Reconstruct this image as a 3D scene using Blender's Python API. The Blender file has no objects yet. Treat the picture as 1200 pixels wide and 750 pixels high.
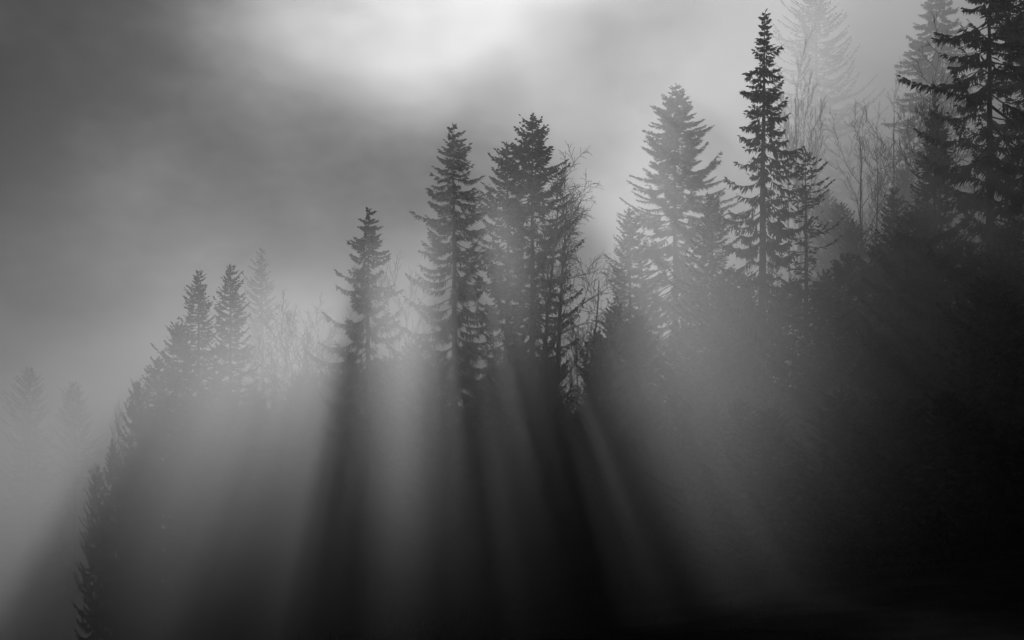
import bpy, math, random
import numpy as np

SC = bpy.context.scene
COL = SC.collection
F = 1667.0          # focal length in pixels of the 1200 px wide photograph
YH = 740.0          # row of the horizon
CZ = 1.7            # eye height


# ------------------------------------------------------------------ terrain
def ground_z(x, y):
    x = np.asarray(x, float); y = np.asarray(y, float)
    xc = np.clip(x, -90, 110)
    edge = 3.0 + 0.19 * xc + 0.0018 * xc * xc
    t = np.clip((y - 18) / 82.0, 0, 1); t = t * t * (3 - 2 * t)
    z = edge * t
    slope = np.clip(0.11 + 0.0055 * np.clip(x, -60, 45), -0.12, 0.36)
    back = np.clip(y - 100, 0, 260)
    z = z + slope * back * (1 - back / 900)
    hx = np.clip((-20 - x) / 95, 0, 1); hy = np.clip((y - 190) / 150, 0, 1)
    z = z + 33 * hx * hx * (3 - 2 * hx) * hy * hy * (3 - 2 * hy)   # the facing slope of the valley, far left
    z = z + 0.35 * np.sin(x * 0.21 + 1.3) * np.sin(y * 0.17 + 0.4) + 0.16 * np.sin(x * 0.63 + y * 0.31) * np.sin(y * 0.55 - 0.7)
    near = np.clip(np.hypot(x, y) / 14.0, 0, 1)
    return z * near


def world_x(px, d):
    return (px - 600.0) / F * d


def world_z(py, d):
    return CZ + (YH - py) / F * d


# ------------------------------------------------------------------ materials
def new_mat(name):
    m = bpy.data.materials.new(name)
    m.use_nodes = True
    nt = m.node_tree
    return m, nt, nt.nodes['Principled BSDF']


def surf_mat(name, lo, hi, scale, rough, stretch=(1, 1, 1), bump=0.0):
    m, nt, b = new_mat(name)
    tc = nt.nodes.new('ShaderNodeTexCoord')
    mp = nt.nodes.new('ShaderNodeMapping'); mp.inputs['Scale'].default_value = stretch
    no = nt.nodes.new('ShaderNodeTexNoise')
    no.inputs['Scale'].default_value = scale; no.inputs['Detail'].default_value = 6
    cr = nt.nodes.new('ShaderNodeValToRGB')
    cr.color_ramp.elements[0].position = 0.32; cr.color_ramp.elements[0].color = (lo, lo, lo, 1)
    cr.color_ramp.elements[1].position = 0.68; cr.color_ramp.elements[1].color = (hi, hi, hi, 1)
    nt.links.new(tc.outputs['Object'], mp.inputs['Vector'])
    nt.links.new(mp.outputs['Vector'], no.inputs['Vector'])
    nt.links.new(no.outputs['Fac'], cr.inputs['Fac'])
    nt.links.new(cr.outputs['Color'], b.inputs['Base Color'])
    b.inputs['Roughness'].default_value = rough
    b.inputs['Specular IOR Level'].default_value = 0.2
    if bump:
        bp = nt.nodes.new('ShaderNodeBump'); bp.inputs['Strength'].default_value = bump
        nt.links.new(no.outputs['Fac'], bp.inputs['Height'])
        nt.links.new(bp.outputs['Normal'], b.inputs['Normal'])
    return m


M_NEEDLE = surf_mat('needles', 0.028, 0.07, 1.4, 0.75)
M_BARK = surf_mat('conifer_bark', 0.05, 0.13, 3.0, 0.9, (1, 1, 0.25), 0.6)
M_BEECH = surf_mat('bare_bark', 0.07, 0.16, 2.5, 0.85, (1, 1, 0.3), 0.4)
M_GROUND = surf_mat('meadow_ground', 0.02, 0.05, 0.35, 0.95, (1, 1, 1), 0.5)
M_GROUND.node_tree.nodes['Principled BSDF'].inputs['Specular IOR Level'].default_value = 0.0   # dull wet earth and dead grass
M_STEM = surf_mat('dry_stems', 0.06, 0.12, 2.0, 0.9)


# ------------------------------------------------------------------ mesh builder
class MB:
    """collects quads (n,4,3) with a material index; builds one mesh"""
    def __init__(self):
        self.q = []; self.mi = []

    def quads(self, arr, mi=0):
        arr = np.asarray(arr, np.float32)
        if len(arr):
            self.q.append(arr); self.mi.append(np.full(len(arr), mi, np.int32))

    def tube(self, pts, rad, sides=5, mi=0):
        pts = np.asarray(pts, float); rad = np.asarray(rad, float)
        n = len(pts)
        tan = np.gradient(pts, axis=0)
        tan /= np.linalg.norm(tan, axis=1)[:, None] + 1e-9
        ref = np.where(np.abs(tan[:, 2:3]) > 0.9, np.array([[1.0, 0, 0]]), np.array([[0, 0, 1.0]]))
        a = np.cross(tan, ref); a /= np.linalg.norm(a, axis=1)[:, None] + 1e-9
        b = np.cross(tan, a)
        th = np.arange(sides) / sides * 2 * math.pi
        ring = pts[:, None, :] + rad[:, None, None] * (np.cos(th)[None, :, None] * a[:, None, :] + np.sin(th)[None, :, None] * b[:, None, :])
        nx = np.roll(ring, -1, axis=1)
        qs = np.stack([ring[:-1], nx[:-1], nx[1:], ring[1:]], axis=2).reshape(-1, 4, 3)
        self.quads(qs, mi)

    def mesh(self, name, mats, smooth=False):
        q = np.concatenate(self.q); mi = np.concatenate(self.mi)
        n = len(q)
        me = bpy.data.meshes.new(name)
        me.vertices.add(n * 4); me.vertices.foreach_set('co', q.reshape(-1))
        me.loops.add(n * 4); me.loops.foreach_set('vertex_index', np.arange(n * 4, dtype=np.int32))
        me.polygons.add(n)
        me.polygons.foreach_set('loop_start', np.arange(0, n * 4, 4, dtype=np.int32))
        me.polygons.foreach_set('loop_total', np.full(n, 4, np.int32))
        me.polygons.foreach_set('material_index', mi)
        for m in mats:
            me.materials.append(m)
        me.update(calc_edges=True)
        return me


def link(name, data, parent=None):
    o = bpy.data.objects.new(name, data); COL.objects.link(o)
    if parent is not None:
        o.parent = parent
    return o


def nrm(v):
    return v / (np.linalg.norm(v, axis=-1, keepdims=True) + 1e-9)


# ------------------------------------------------------------------ conifers
def trunk_mesh(rng, H, r0, mat, lean=0.0, top=0.985):
    n = 16
    t = np.linspace(0, 1, n)
    z = -0.6 + t * (H * top + 0.6)
    wob = np.cumsum(rng.normal(0, 0.02, (n, 2)), axis=0) * (H / 30)
    pts = np.stack([wob[:, 0] + lean * t * t * H, wob[:, 1], z], 1)
    pts[:, :2] -= pts[0, :2]
    rad = r0 * (1 - t) ** 0.85 + 0.012 + r0 * 0.5 * np.exp(-t * 28)
    mb = MB(); mb.tube(pts, rad, 10)
    return mb.mesh('trunk', [mat]), pts


def conifer_meshes(seed, H, R, base=0.12, a_top=38, a_bot=-14, hang=0.5, dens=1.0, ragged=0.28, sparse=0.05,
                   power=0.62, full=0.6, upturn=0.28, waist=None, lean=0.0, spray=1.0, whorl=1.0):
    """a spruce: whorls of branches round a tapered trunk, each branch set with swept side sprays and hanging sprays"""
    rng = np.random.default_rng(seed)
    tm, tpts = trunk_mesh(rng, H, 0.011 * H + 0.04, M_BARK, lean)
    mb = MB()
    z = H * 0.992
    lop = rng.uniform(0, 6.28, 3)
    while z > H * base:
        u = (H - z) / (H * (1 - base))
        prof = min(1.0, (u / full) ** power) * (1.0 - 0.22 * max(0, (u - full) / (1 - full + 1e-6)))
        if waist is not None:
            prof *= waist(u)
        nb = int(rng.integers(4, 7)) if u > 0.04 else 3
        az0 = rng.uniform(0, 6.28)
        grow = rng.uniform(0.82, 1.1)
        cx = np.interp(z, tpts[:, 2], tpts[:, 0]); cy = np.interp(z, tpts[:, 2], tpts[:, 1])
        for k in range(nb):
            if rng.random() < sparse and u > 0.08:
                continue
            az = az0 + k * 6.283 / nb + rng.normal(0, 0.22)
            side = 1 + 0.13 * math.sin(az + lop[0] + z * 0.22) + 0.1 * math.sin(2 * az + lop[1] + z * 0.5)
            L = (R * prof * side * grow * (1 + rng.normal(0, ragged * 0.5)))
            if rng.random() < 0.10:
                L *= rng.uniform(0.35, 0.75)
            L = max(L, 0.16 + 0.5 * u)
            zz = z + rng.normal(0, 0.10)
            a0 = math.radians(a_top + (a_bot - a_top) * min(1, u * 1.35) ** 0.8 + rng.normal(0, 6))
            n = 8
            t = np.linspace(0, 1, n)
            h = np.array([math.cos(az), math.sin(az), 0.0])
            bend = rng.normal(0, 0.06)
            s = np.array([-h[1], h[0], 0.0])
            sag = 0.10 + 0.16 * u
            p = (np.array([cx, cy, zz]) + (L * t)[:, None] * h + (L * bend * t * t)[:, None] * s)
            p[:, 2] += L * (math.tan(a0) * t - sag * np.sin(t * math.pi) * 0.6 - sag * t + upturn * t ** 3 * min(1, u * 2 + 0.2))
            rb = 0.012 + 0.010 * L
            mb.tube(p, rb * (1 - t) + 0.006, 3, 1)
            # sprays
            m = int(max(6, dens * (7 + 15 * L)))
            tt = rng.uniform(0.08 if L < 1.2 else 0.16, 1.0, m) ** 0.85
            pp = np.stack([np.interp(tt, t, p[:, i]) for i in range(3)], 1)
            tan = nrm(np.gradient(p, axis=0)); tg = nrm(np.stack([np.interp(tt, t, tan[:, i]) for i in range(3)], 1))
            sg = rng.choice([-1.0, 1.0], m)[:, None]
            sw = np.radians(rng.uniform(28, 68, m))[:, None]
            sv = nrm(np.cross(tg, [0, 0, 1.0]))
            d = tg * np.cos(sw) + sv * sg * np.sin(sw)
            d[:, 2] -= hang * rng.uniform(0.1, 1.0, m) * (0.35 + 0.65 * min(1, u * 1.8))
            d = nrm(d + rng.normal(0, 0.10, (m, 3)))
            ln = spray * (0.22 + 0.30 * np.sqrt(L) * (1.15 - tt) + 0.10 * rng.random(m)) * min(1.0, 0.45 + L * 0.4)
            w = (0.045 + 0.035 * rng.random(m)) * spray ** 0.5
            # hanging curtain under the branch
            mh = int(m * 0.55 * hang)
            if mh:
                th = rng.uniform(0.2, 1.0, mh)
                ph = np.stack([np.interp(th, t, p[:, i]) for i in range(3)], 1)
                dh = nrm(np.stack([rng.normal(0, 0.28, mh), rng.normal(0, 0.28, mh), -np.ones(mh)], 1) + 0.35 * h)
                lh = spray * hang * (0.22 + 0.5 * rng.random(mh)) * min(1.0, 0.3 + L * 0.35) * (0.4 + 0.6 * min(1, 1.6 * u))
                pp = np.concatenate([pp, ph]); d = np.concatenate([d, dh]); ln = np.concatenate([ln, lh])
                w = np.concatenate([w, 0.04 + 0.03 * rng.random(mh)])
            # tip and shoot along the branch axis
            k2 = max(3, int(L * 3))
            ta = np.linspace(0.25, 1.0, k2)
            pa = np.stack([np.interp(ta, t, p[:, i]) for i in range(3)], 1)
            da = nrm(np.stack([np.interp(ta, t, tan[:, i]) for i in range(3)], 1))
            pp = np.concatenate([pp, pa]); d = np.concatenate([d, da])
            ln = np.concatenate([ln, np.full(k2, 0.34 * spray)]); w = np.concatenate([w, np.full(k2, 0.07)])
            roll = nrm(rng.normal(0, 1, (len(pp), 3)))
            nn = nrm(np.cross(d, roll))
            mid = pp + d * (ln * rng.uniform(0.35, 0.6, len(ln)))[:, None]
            tip = pp + d * ln[:, None]; tip[:, 2] -= 0.12 * ln
            mb.quads(np.stack([pp, mid + nn * w[:, None], tip, mid - nn * w[:, None]], 1), 0)
        z -= whorl * (0.20 + 0.34 * min(1, u * 2.2)) * rng.uniform(0.75, 1.25) * max(0.75, H / 34)
    # leader shoot
    k = 14
    zz = rng.uniform(H * 0.965, H, k)
    d = nrm(np.stack([rng.normal(0, 0.5, k), rng.normal(0, 0.5, k), np.ones(k)], 1))
    pp = np.stack([np.full(k, tpts[-1, 0]), np.full(k, tpts[-1, 1]), zz], 1)
    nn = nrm(np.cross(d, rng.normal(0, 1, (k, 3))))
    mid = pp + d * 0.15
    mb.quads(np.stack([pp, mid + nn * 0.05, pp + d * 0.36, mid - nn * 0.05], 1), 0)
    return tm, mb.mesh('crown', [M_NEEDLE, M_BARK])


# ------------------------------------------------------------------ leafless trees
def bare_meshes(seed, H, r0, spread=0.8, first=0.35, ratio=(0.42, 0.5, 0.5), kids=(12, 8, 6), leads=((0.0, 0.0, 1.0),), droop=0.0, wander=0.13, fork=0.0, top=0.55):
    """a leafless tree: one or more leaders (lean x, lean y, relative height) from a common foot, then three orders of ever finer branches"""
    rng = np.random.default_rng(seed)
    trunk = MB(); crown = MB()

    def limb(p0, d0, L, r, lv):
        n = (12, 8, 6, 4)[lv]
        w = wander * (0.4 if lv == 0 else 1.0)
        d = np.array(d0, float); pts = [np.array(p0, float)]
        for i in range(n - 1):
            d = d + rng.normal(0, w, 3)
            d[2] += 0.0 if lv == 0 else (0.10 - droop * (i / n) * (0.6 + 0.4 * lv))
            d = nrm(d)
            pts.append(pts[-1] + d * L / (n - 1))
        pts = np.array(pts); t = np.linspace(0, 1, n)
        if lv == 0:                                                # a tree stands over its foot
            want = np.array([p0[0], p0[1]]) + (d0[:2] / d0[2]) * L
            pts[:, :2] += np.outer(t, want - pts[-1, :2])
        rad = np.maximum(r * (1 - 0.82 * t), 0.013)
        (trunk if lv == 0 else crown).tube(pts, rad, (8, 5, 4, 3)[lv])
        if lv == 3:
            return
        nk = kids[lv]
        lo = first if lv == 0 else 0.18
        ph = rng.uniform(0, 6.28)
        for k in range(nk):
            tt = min(0.99, lo + (1 - lo) * (k + rng.uniform(0.1, 0.9)) / nk)
            q = np.array([np.interp(tt, t, pts[:, j]) for j in range(3)])
            i = min(n - 2, int(tt * (n - 1)))
            tg = nrm(pts[i + 1] - pts[i])
            az = ph + k * 2.4 + rng.uniform(-0.5, 0.5)
            a = nrm(np.cross(tg, [0.3, 0.5, 0.8])); b = np.cross(tg, a)
            ang = spread * rng.uniform(0.65, 1.3) * (1.0 - 0.35 * tt)
            dd = tg * math.cos(ang) + (a * math.cos(az) + b * math.sin(az)) * math.sin(ang)
            LL = L * ratio[lv] * rng.uniform(0.55, 1.2) * (1.0 - (1.0 - top) * (tt - lo) / (1 - lo))
            rr = max(0.010, r * (1 - 0.82 * tt) * 0.5)
            limb(q, dd, max(LL, 0.5), rr, lv + 1)
    for k, (lx, ly, hh) in enumerate(leads):
        off = np.array([0.0, 0.0, -0.5])
        z0 = 0.0
        if k and fork:
            off = np.array([leads[0][0] * fork * H, leads[0][1] * fork * H, fork * H]); z0 = fork * H
        tilt = nrm(np.array([lx, ly, 1.0]))
        limb(off, tilt, (H * hh - z0) / tilt[2] * 0.96, r0 * (0.62 if k else 1.0), 0)
    return trunk.mesh('trunk', [M_BEECH]), crown.mesh('crown', [M_BEECH])


def tree_object(name, label, cat, loc, rz, meshes, group=None):
    o = link(name, None)
    o.empty_display_size = 1.0
    o.location = loc; o.rotation_euler = (0, 0, rz)
    o['label'] = label; o['category'] = cat
    if group:
        o['group'] = group
    link('trunk', meshes[0], o); link('crown', meshes[1], o)
    return o


def copy_tree(src, loc, rz, sc, label, group):
    r = src.copy(); COL.objects.link(r)
    r.location = loc; r.rotation_euler = (0, 0, rz); r.scale = (sc[0], sc[0], sc[1])
    r['label'] = label
    if group:
        r['group'] = group
    elif 'group' in r:
        del r['group']
    for ch in src.children:
        c = ch.copy(); COL.objects.link(c); c.parent = r
    return r


def spruce(px, py, d, rpx, label, seed, group=None, name='spruce_tree', rz=0.0, **kw):
    x = world_x(px, d); g = float(ground_z(x, d))
    H = world_z(py, d) - g
    R = rpx / F * d
    return tree_object(name, label, 'spruce tree', (x, d, g), rz, conifer_meshes(seed, H, R, **kw), group)


def bare(px, py, d, label, seed, group=None, rz=0.0, r0=None, name='bare_tree', cat='bare tree', fit=1.0, **kw):
    x = world_x(px, d); g = float(ground_z(x, d))
    H = (world_z(py, d) - g) * fit
    return tree_object(name, label, cat, (x, d, g), rz, bare_meshes(seed, H, r0 or 0.010 * H + 0.03, **kw), group)


# ------------------------------------------------------------------ ground
def build_ground():
    xs = np.concatenate([np.linspace(-700, -160, 12)[:-1], np.linspace(-160, 160, 200), np.linspace(160, 700, 12)[1:]])
    ys = np.concatenate([np.linspace(-160, -20, 8)[:-1], np.linspace(-20, 300, 200), np.linspace(300, 900, 12)[1:]])
    X, Y = np.meshgrid(xs, ys)
    Z = ground_z(X, Y)
    v = np.stack([X, Y, Z], 2).reshape(-1, 3)
    nx, ny = len(xs), len(ys)
    idx = np.arange(nx * ny).reshape(ny, nx)
    f = np.stack([idx[:-1, :-1], idx[:-1, 1:], idx[1:, 1:], idx[1:, :-1]], 2).reshape(-1, 4)
    me = bpy.data.meshes.new('ground')
    me.from_pydata(v.tolist(), [], f.tolist())
    me.polygons.foreach_set('use_smooth', [True] * len(me.polygons))
    me.materials.append(M_GROUND)
    o = link('ground', me)
    o['kind'] = 'structure'; o['label'] = 'dark snow-dusted meadow slope rising to the forest edge'
    return o


build_ground()

# ------------------------------------------------------------------ the trees of the photograph
G_MAIN = 'spruces of the front row'
G_LEFT = 'spruces stepping down the left slope'
G_FAR = 'faint trees deep in the fog'
G_RIGHT = 'dark spruces at the right edge'
G_BARE = 'leafless trees among the spruces'
G_YOUNG = 'young conifers under the tall trees'

spruce(531, 147, 100, 72, 'tall pointed dark spruce with drooping tiers of branches, standing alone left of the joined pair', 11, G_MAIN,
       hang=1.0, full=0.55, power=0.7, a_top=14, a_bot=-18, ragged=0.4, sparse=0.06, base=0.10, upturn=0.26, whorl=1.25)
spruce(624, 140, 98, 54, 'tall blunt-topped dark spruce with a dense head, beside the leafless tree', 12, G_MAIN,
       hang=0.8, full=0.3, power=0.5, a_top=28, ragged=0.4, sparse=0.06, base=0.12, whorl=1.15)
spruce(592, 168, 101, 54, 'ragged dark spruce, lower one of the joined pair, facing the lone pointed spruce', 13, G_MAIN,
       hang=0.8, full=0.5, power=0.6, a_top=28, ragged=0.6, sparse=0.15, base=0.12, whorl=1.2)
spruce(431, 245, 99, 54, 'narrow spruce with a thin spike top whose dark shadow streams down through the mist', 14, G_MAIN,
       hang=0.9, full=0.62, power=0.8, a_top=6, dens=1.25, ragged=0.5, sparse=0.15, base=0.4, whorl=1.15)
spruce(893, 12, 95, 52, 'very tall slim spruce with a crooked shaggy spire, highest of the crisp trees', 15, G_MAIN,
       hang=1.1, full=0.6, power=0.9, a_top=0, a_bot=-20, ragged=0.5, sparse=0.12, base=0.15, lean=0.004, whorl=1.1,
       waist=lambda u: 1.0 + 0.55 * math.exp(-((u - 0.13) / 0.05) ** 2))
spruce(791, 100, 158, 88, 'broad pale spruce veiled by sunlit mist, with long flat upswept branches', 16, G_FAR,
       hang=0.35, full=0.52, power=0.75, a_top=14, a_bot=-4, upturn=0.12, ragged=0.3, base=0.08, whorl=0.85, dens=1.4, spray=1.15)
spruce(836, 230, 126, 46, 'shorter grey spruce filling the gap between the pale broad tree and the slim spire', 17, G_YOUNG, hang=0.6, ragged=0.4)
spruce(737, 246, 148, 40, 'small hazy spruce standing against the left flank of the pale broad tree', 18, G_YOUNG, hang=0.5, ragged=0.5, sparse=0.15)
# left slope
spruce(233, 316, 116, 60, 'hazy spruce with a neat cone top, left one of the twins on the slope', 21, G_LEFT, hang=0.5, full=0.6, power=0.8, ragged=0.35, a_top=26)
spruce(269, 311, 118, 58, 'hazy spruce with a slightly taller tip, right one of the twins on the slope', 22, G_LEFT, hang=0.5, full=0.65, power=0.8, ragged=0.35, a_top=34)
spruce(208, 380, 114, 46, 'hazy short spruce tucked below the twin spruces on their left', 23, G_LEFT, hang=0.5, base=0.5, full=0.8)
spruce(186, 420, 118, 36, 'low hazy spruce at the left end of the stepping row', 24, G_LEFT, hang=0.5, base=0.5, full=0.8)
spruce(306, 290, 192, 40, 'ghostly pale spruce just behind the twins, almost lost in fog', 25, G_FAR, hang=0.4)
spruce(34, 430, 262, 50, 'barely visible spruce shape in the grey fog at the far left edge', 26, G_FAR, hang=0.4)
spruce(88, 448, 272, 46, 'barely visible spruce shape beside the far left one, paler and shorter', 27, G_FAR, hang=0.4)
# behind right
spruce(955, -20, 228, 66, 'ghostly huge spruce fading out above the slim spire tree', 31, G_FAR, hang=0.5, full=0.5, base=0.2)
spruce(1097, -14, 165, 48, 'pale tall spruce behind the bare branches near the upper right corner', 32, G_FAR, hang=1.1, full=0.3, power=0.5, ragged=0.25, sparse=0.1, whorl=1.2, a_top=8, a_bot=-18, upturn=0.08, dens=1.3)
spruce(1160, -70, 80, 104, 'big black spruce with long hanging branches at the right edge', 33, G_RIGHT,
       hang=1.2, full=0.4, power=0.6, ragged=0.6, sparse=0.25, a_top=16, a_bot=-14, base=0.06, whorl=1.7, upturn=0.22)
spruce(1212, -110, 86, 90, 'black spruce cut off by the right border behind the long-branched one', 34, G_RIGHT, hang=0.9, full=0.4, ragged=0.4)
spruce(1094, 128, 90, 60, 'dark cone-shaped spruce in front of the big black one, half its height', 35, G_RIGHT, hang=0.5, full=0.65, power=0.7, ragged=0.35, base=0.04)
spruce(1047, 224, 104, 42, 'small dim spruce with a fine pointed tip in the hollow below the bare trees', 36, G_YOUNG, hang=0.5, full=0.6, power=0.7, ragged=0.3)
spruce(946, 176, 101, 36, 'thin see-through young conifer with short sparse twigs right of the slim spire', 37, G_YOUNG,
       hang=0.2, full=0.4, power=0.55, ragged=0.5, sparse=0.3, dens=0.5, a_top=20, a_bot=8, whorl=1.6, base=0.2)
# leafless
bare(652, 206, 96, 'tall leafless tree with fine drooping twigs leaning out right of the blunt-topped spruce', 41, G_BARE, r0=0.28, first=0.34, spread=0.85,
     leads=((0.005, 0, 1.0), (0.055, 0.01, 0.97)), fork=0.55, droop=0.36, ratio=(0.27, 0.5, 0.5), kids=(18, 9, 6))
bare(396, 366, 106, 'leafless bush-crowned tree fanning to the left of the narrow spruce', 42, G_BARE, r0=0.24, first=0.4, spread=0.85,
     leads=((-0.10, 0, 0.97), (-0.22, 0.04, 0.95), (-0.02, -0.05, 0.9), (-0.32, 0, 0.85)), droop=0.12, fork=0.35, ratio=(0.42, 0.5, 0.5), kids=(13, 8, 6))
bare(450, 325, 112, 'pale leafless tree in the bright gap next to the narrow spruce', 43, G_BARE, r0=0.15, first=0.35, spread=0.6, ratio=(0.26, 0.5, 0.5), kids=(16, 8, 5))
bare(474, 335, 115, 'pale leafless tree in the bright gap, the one touching the pointed spruce', 44, G_BARE, r0=0.15, first=0.35, spread=0.6, ratio=(0.26, 0.5, 0.5), kids=(16, 8, 5))
bare(932, 92, 150, 'pale leafless tree with upright broom-like stems below the ghostly huge spruce', 45, G_FAR, r0=0.22, first=0.45, spread=0.45,
     leads=((0, 0, 1.0), (0.05, 0.02, 0.96), (-0.05, 0, 0.93), (0.09, -0.03, 0.88)), fork=0.25, ratio=(0.26, 0.5, 0.5), kids=(10, 7, 5))
bare(1018, 138, 134, 'faint leafless tree with a forked open crown in the bright fog gap on the right', 46, G_FAR, r0=0.22, first=0.45, spread=0.7,
     leads=((-0.03, 0, 1.0), (0.09, 0, 0.9)), fork=0.45, ratio=(0.3, 0.5, 0.5), kids=(11, 7, 5))
bare(1030, 112, 138, 'faint leafless tree with branches rising to the right in the bright fog gap', 47, G_FAR, r0=0.22, first=0.45, spread=0.65,
     leads=((0.05, 0, 1.0), (0.13, 0, 0.96)), fork=0.4, ratio=(0.3, 0.5, 0.5), kids=(11, 7, 5))
bare(1124, 78, 86, 'dark leafless tree with crooked boughs reaching left out of the big black spruce', 48, G_BARE, r0=0.22, first=0.45, spread=0.95,
     leads=((-0.04, 0, 1.0), (-0.12, 0, 0.92)), fork=0.5, wander=0.2, ratio=(0.3, 0.5, 0.5), kids=(11, 7, 5))
bare(702, 300, 98, 'leafless tree with long level boughs at the foot of the tall leafless one', 49, G_BARE, r0=0.18, first=0.3, spread=1.15, wander=0.16, droop=0.1,
     ratio=(0.34, 0.5, 0.5), kids=(15, 8, 5))

# ------------------------------------------------------------------ dim forest in the shade below
rng = random.Random(5)
proto_s = [conifer_meshes(60 + i, 18, 3.4 + 0.4 * i, hang=0.6, full=0.7, ragged=0.4, base=0.06) for i in range(4)]
proto_b = [bare_meshes(70 + i, 15, 0.15, first=0.3, spread=0.75, ratio=(0.28, 0.5, 0.5), kids=(12, 7, 5)) for i in range(3)]
G_SHADE = 'dim forest trees in the shade under the skyline'
fill = [(161, 450, 115), (114, 548, 121), (139, 476, 119), (133, 522, 114), (160, 545, 121), (352, 440, 120), (372, 425, 122), (392, 432, 118), (412, 420, 121), (575, 452, 101), (618, 430, 100), (642, 470, 101), (152, 530, 112), (176, 480, 109), (560, 440, 116), (590, 470, 118), (620, 452, 121), (648, 476, 115), (672, 455, 119), (700, 470, 116), (728, 462, 122), (606, 520, 108), (640, 540, 107), (676, 530, 108), (545, 480, 121)]
#       px, top row, distance
for px, py, d in [(330, 470, 104), (352, 455, 110), (300, 462, 112), (262, 452, 109), (225, 470, 108), (402, 432, 106),
                  (455, 425, 104), (485, 405, 107), (512, 420, 95), (556, 405, 105), (585, 428, 96), (612, 410, 104), (645, 420, 103), (676, 372, 104), (700, 392, 95),
                  (722, 360, 108), (748, 372, 112), (775, 400, 104), (806, 385, 106), (850, 340, 101), (872, 350, 106), (905, 350, 98), (930, 330, 104), (968, 322, 97),
                  (990, 300, 108), (1012, 310, 99), (1030, 290, 112), (1066, 280, 96), (1085, 300, 85), (1118, 260, 95), (1140, 290, 78), (1180, 270, 74), (1160, 330, 70),
                  (1215, 240, 90), (880, 420, 90), (950, 430, 88), (1020, 420, 84), (1090, 430, 78), (820, 450, 94), (760, 470, 93), (690, 480, 90), (800, 500, 80), (835, 480, 84), (870, 470, 80), (905, 480, 76), (945, 470, 74), (985, 460, 72), (1030, 470, 70), (1070, 470, 70), (770, 510, 86), (730, 520, 88), (1110, 460, 68), (640, 490, 91),
                  (210, 490, 130), (250, 480, 134), (290, 478, 130), (330, 480, 136), (375, 470, 132), (415, 455, 130), (450, 450, 126), (490, 440, 128),
                  (905, 300, 108), (860, 318, 112), (1075, 250, 92),
                  (985, 240, 152), (1022, 226, 160), (968, 226, 166), (1060, 200, 150), (1000, 262, 140), (1040, 250, 138)]:
    fill.append((px, py, d))
srcs = {}
LAB_S = 'dim spruce of the shaded lower forest, its outline lost in mist and shade'
LAB_B = 'dim leafless tree of the shaded lower forest, its twigs lost in mist and shade'
for i, (px, py, d) in enumerate(fill):
    is_b = i % 4 == 2
    x = world_x(px, d); g = float(ground_z(x, d)); H = max(5.0, world_z(py, d) - g)
    key = ('b', i % 3) if is_b else ('s', rng.randrange(4))
    base_h = 15 if is_b else 18
    rz = rng.uniform(0, 6.28)
    s = H / base_h
    wid = (0.6 * s + 0.4) * (0.55 if px < 182 else 1.0)
    if key not in srcs:
        pm = proto_b[key[1]] if is_b else proto_s[key[1]]
        o = tree_object('bare_tree' if is_b else 'spruce_tree', LAB_B if is_b else LAB_S, 'bare tree' if is_b else 'spruce tree',
                        (x, d, g), rz, pm, G_SHADE)
        o.scale = (wid, wid, s)
        srcs[key] = o
    else:
        copy_tree(srcs[key], (x, d, g), rz, (wid, s), LAB_B if is_b else LAB_S, G_SHADE)

# ------------------------------------------------------------------ undergrowth along the forest edge
def undergrowth():
    r = np.random.default_rng(9)
    mb = MB()
    n = 30000
    px = r.uniform(-60, 1260, n); d = r.uniform(52, 96, n) - np.clip((px - 700) / 500, 0, 1) * 12
    x = (px - 600) / F * d; z = ground_z(x, d)
    p = np.stack([x, d, z - 0.05], 1)
    dr = nrm(np.stack([r.normal(0, 0.3, n), r.normal(0, 0.3, n), np.ones(n)], 1))
    L = (r.gamma(2.0, 0.45, n) + 0.2) * np.clip((d - 55) / 35, 0.12, 1) ** 1.3
    s = nrm(np.cross(dr, r.normal(0, 1, (n, 3))))
    w = 0.008 + 0.012 * r.random(n)
    mid = p + dr * (L * 0.5)[:, None]; tip = p + dr * L[:, None] + np.stack([r.normal(0, 0.12, n), r.normal(0, 0.12, n), -0.1 * L], 1)
    mb.quads(np.stack([p, mid + s * w[:, None], tip, mid - s * w[:, None]], 1))
    o = link('undergrowth', mb.mesh('undergrowth', [M_STEM]))
    o['kind'] = 'stuff'; o['label'] = 'dry brush and stems along the dark forest edge'


undergrowth()

# ------------------------------------------------------------------ air
def box_mesh(name, x0, x1, y0, y1, z0, z1):
    me = bpy.data.meshes.new(name)
    v = [(x0, y0, z0), (x1, y0, z0), (x1, y1, z0), (x0, y1, z0), (x0, y0, z1), (x1, y0, z1), (x1, y1, z1), (x0, y1, z1)]
    f = [(0, 3, 2, 1), (4, 5, 6, 7), (0, 1, 5, 4), (1, 2, 6, 5), (2, 3, 7, 6), (3, 0, 4, 7)]
    me.from_pydata(v, [], f); me.update()
    return me


def vol_mat(name, density, aniso, grey):
    m = bpy.data.materials.new(name); m.use_nodes = True
    nt = m.node_tree; nt.nodes.clear()
    out = nt.nodes.new('ShaderNodeOutputMaterial')
    pv = nt.nodes.new('ShaderNodeVolumePrincipled')
    pv.inputs['Color'].default_value = (grey, grey, grey, 1)
    pv.inputs['Density'].default_value = density
    pv.inputs['Anisotropy'].default_value = aniso
    nt.links.new(pv.outputs['Volume'], out.inputs['Volume'])
    return m, nt, pv


hz = link('haze', box_mesh('haze', -710, 710, -170, 910, -40, 130))
m, nt, pv = vol_mat('thin_haze', 0.00006, 0.7, 0.95)
hz.data.materials.append(m)
hz['kind'] = 'stuff'; hz['label'] = 'thin even haze filling the valley air'

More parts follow.
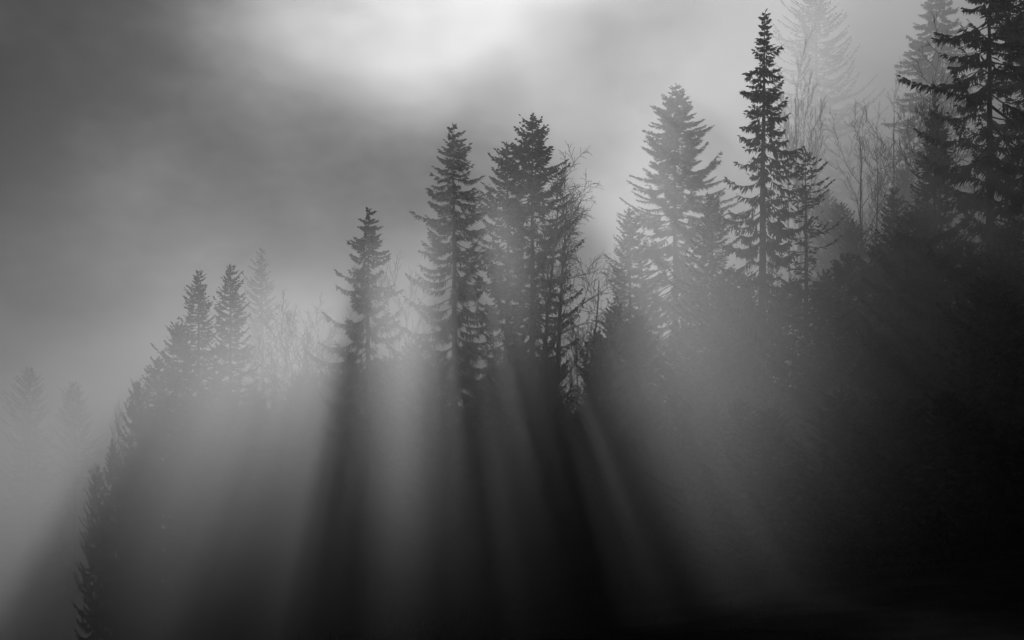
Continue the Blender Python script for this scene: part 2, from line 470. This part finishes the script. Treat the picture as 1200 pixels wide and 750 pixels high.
fb = link('haze', box_mesh('haze', -130, 130, 44, 290, -25, 110))
m, nt, pv = vol_mat('drifting_mist', 0.0, 0.7, 0.95)
tc = nt.nodes.new('ShaderNodeTexCoord')
sep = nt.nodes.new('ShaderNodeSeparateXYZ'); nt.links.new(tc.outputs['Object'], sep.inputs[0])


def math_node(op, a, b=None, c=None):
    n = nt.nodes.new('ShaderNodeMath'); n.operation = op
    for i, v in enumerate((a, b, c)):
        if v is None:
            continue
        if isinstance(v, (int, float)):
            n.inputs[i].default_value = v
        else:
            nt.links.new(v, n.inputs[i])
    return n.outputs[0]


def ramp(val, f0, f1, t0, t1):
    n = nt.nodes.new('ShaderNodeMapRange'); n.interpolation_type = 'SMOOTHSTEP'
    nt.links.new(val, n.inputs['Value'])
    for k, v in zip(('From Min', 'From Max', 'To Min', 'To Max'), (f0, f1, t0, t1)):
        n.inputs[k].default_value = v
    return n.outputs['Result']


no = nt.nodes.new('ShaderNodeTexNoise'); no.inputs['Scale'].default_value = 0.022
no.inputs['Detail'].default_value = 3.0; no.inputs['Roughness'].default_value = 0.6
nt.links.new(tc.outputs['Object'], no.inputs['Vector'])
X, Y, Z = sep.outputs['X'], sep.outputs['Y'], sep.outputs['Z']
zr = math_node('MULTIPLY_ADD', X, -0.45, Z)                       # height over the sloping hillside
zl = math_node('MULTIPLY_ADD', X, -0.32, Z)
zl = math_node('ADD', zl, ramp(Y, 50, 90, 9.5, 0.0))                # the bank lies lower towards the meadow
low = math_node('MULTIPLY', ramp(zl, 10, 30, 0.042, 0.0), ramp(X, 12, -28, 1.0, 2.1))
low = math_node('MULTIPLY', low, ramp(X, 1, 17, 1.0, 0.12))  # the bank is thickest down on the left
veil = math_node('MULTIPLY', ramp(Z, 18, 34, 0.0034, 0.0), ramp(X, -9, -20, 0.0, 1.0))
front = math_node('ADD', low, ramp(X, 12, 34, 0.0010, 0.0026))
front = math_node('ADD', front, veil)
YL = math_node('ADD', Y, ramp(X, -5, -24, 0.0, -5.0))
front = math_node('MULTIPLY', front, ramp(YL, 46, 76, 0.0, 1.0))
front = math_node('MULTIPLY', front, ramp(Y, 92, 114, 1.0, 0.12))
back = math_node('MULTIPLY', ramp(Y, 102, 130, 0.0, 1.0), ramp(zr, 20, 55, 0.0040, 0.0012))
back = math_node('MULTIPLY', back, ramp(X, -50, 4, 0.08, 1.0))
valley = math_node('MULTIPLY', ramp(Z, 40, 80, 0.0042, 0.0), ramp(X, -10, -35, 0.0, 1.0))
back = math_node('ADD', back, math_node('MULTIPLY', valley, ramp(Y, 125, 150, 0.0, 1.0)))
right = math_node('MULTIPLY', ramp(Y, 104, 136, 0.0, 0.017), ramp(X, 6, 36, 0.0, 1.0))   # a thicker cloud against the hill on the right
back = math_node('ADD', back, right)
topf = ramp(zr, 40, 80, 1.0, 0.0)
dens = math_node('ADD', front, back)
dens = math_node('MULTIPLY', dens, topf)
dens = math_node('MULTIPLY', dens, ramp(no.outputs['Fac'], 0.33, 0.67, 0.12, 1.88))
nt.links.new(dens, pv.inputs['Density'])
m.cycles.volume_step_rate = 0.25
fb.data.materials.append(m)
fb['kind'] = 'stuff'; fb['label'] = 'sunlit mist drifting between and behind the trees'

# ------------------------------------------------------------------ light
CLOUD_AT = (4.205, 0.0, 1.238)
SUN_PX = (490.0, -85.0)
sd = np.array([(SUN_PX[0] - 600) / F, 1.0, (YH - SUN_PX[1]) / F]); sd /= np.linalg.norm(sd)
el = math.asin(sd[2]); azi = math.atan2(sd[0], sd[1])
ld = bpy.data.lights.new('sun', 'SUN'); ld.energy = 5.0; ld.angle = math.radians(2.0); ld.color = (1, 1, 1)
lo = link('sun', ld)
from mathutils import Vector
lo.rotation_euler = Vector((-sd[0], -sd[1], -sd[2])).to_track_quat('-Z', 'Y').to_euler()
lo.location = (-20, -10, 60)

w = bpy.data.worlds.new('World'); SC.world = w; w.use_nodes = True
nt = w.node_tree
bg = nt.nodes['Background']; bg.inputs['Strength'].default_value = 0.1
sky = nt.nodes.new('ShaderNodeTexSky'); sky.sky_type = 'NISHITA'; sky.sun_disc = False
sky.sun_elevation = el; sky.sun_rotation = azi; sky.dust_density = 4.0
bw = nt.nodes.new('ShaderNodeRGBToBW')                            # a black and white photograph: a grey sky
nt.links.new(sky.outputs[0], bw.inputs[0])
tc = nt.nodes.new('ShaderNodeTexCoord')                           # broken cloud cover over that sky
mp = nt.nodes.new('ShaderNodeMapping'); mp.inputs['Location'].default_value = CLOUD_AT; mp.inputs['Scale'].default_value = (1.0, 1.0, 1.7)
nt.links.new(tc.outputs['Generated'], mp.inputs['Vector'])
no = nt.nodes.new('ShaderNodeTexNoise'); no.inputs['Scale'].default_value = 2.6; no.inputs['Detail'].default_value = 5.0; no.inputs['Roughness'].default_value = 0.48
nt.links.new(mp.outputs['Vector'], no.inputs['Vector'])
thin = ramp(no.outputs['Fac'], 0.38, 0.86, 0.02, 1.05)            # how much light the cloud lets through
sz = nt.nodes.new('ShaderNodeSeparateXYZ'); nt.links.new(tc.outputs['Generated'], sz.inputs[0])
thick = ramp(sz.outputs['Z'], 0.12, 0.42, 0.22, 1.0)              # the layer is crossed at a slant low in the sky
mul = math_node('MULTIPLY', math_node('MULTIPLY', bw.outputs[0], thin), thick)
nt.links.new(mul, bg.inputs['Color'])

# ------------------------------------------------------------------ camera
cd = bpy.data.cameras.new('camera'); co = link('camera', cd)
cd.sensor_width = 36; cd.lens = 36 * F / 1200
co.location = (0, 0, CZ); co.rotation_euler = (math.radians(90), 0, 0)
cd.shift_y = (YH - 375) / 1200
cd.clip_start = 0.1; cd.clip_end = 6000
SC.camera = co

SC.view_settings.view_transform = 'Standard'; SC.view_settings.look = 'None'
SC.view_settings.gamma = 1; SC.view_settings.use_curve_mapping = False
SC.view_settings.exposure = -2.25
cy = SC.cycles
cy.use_denoising = True
cy.max_bounces = 4; cy.diffuse_bounces = 1; cy.volume_bounces = 0; cy.transparent_max_bounces = 4
cy.volume_max_steps = 512
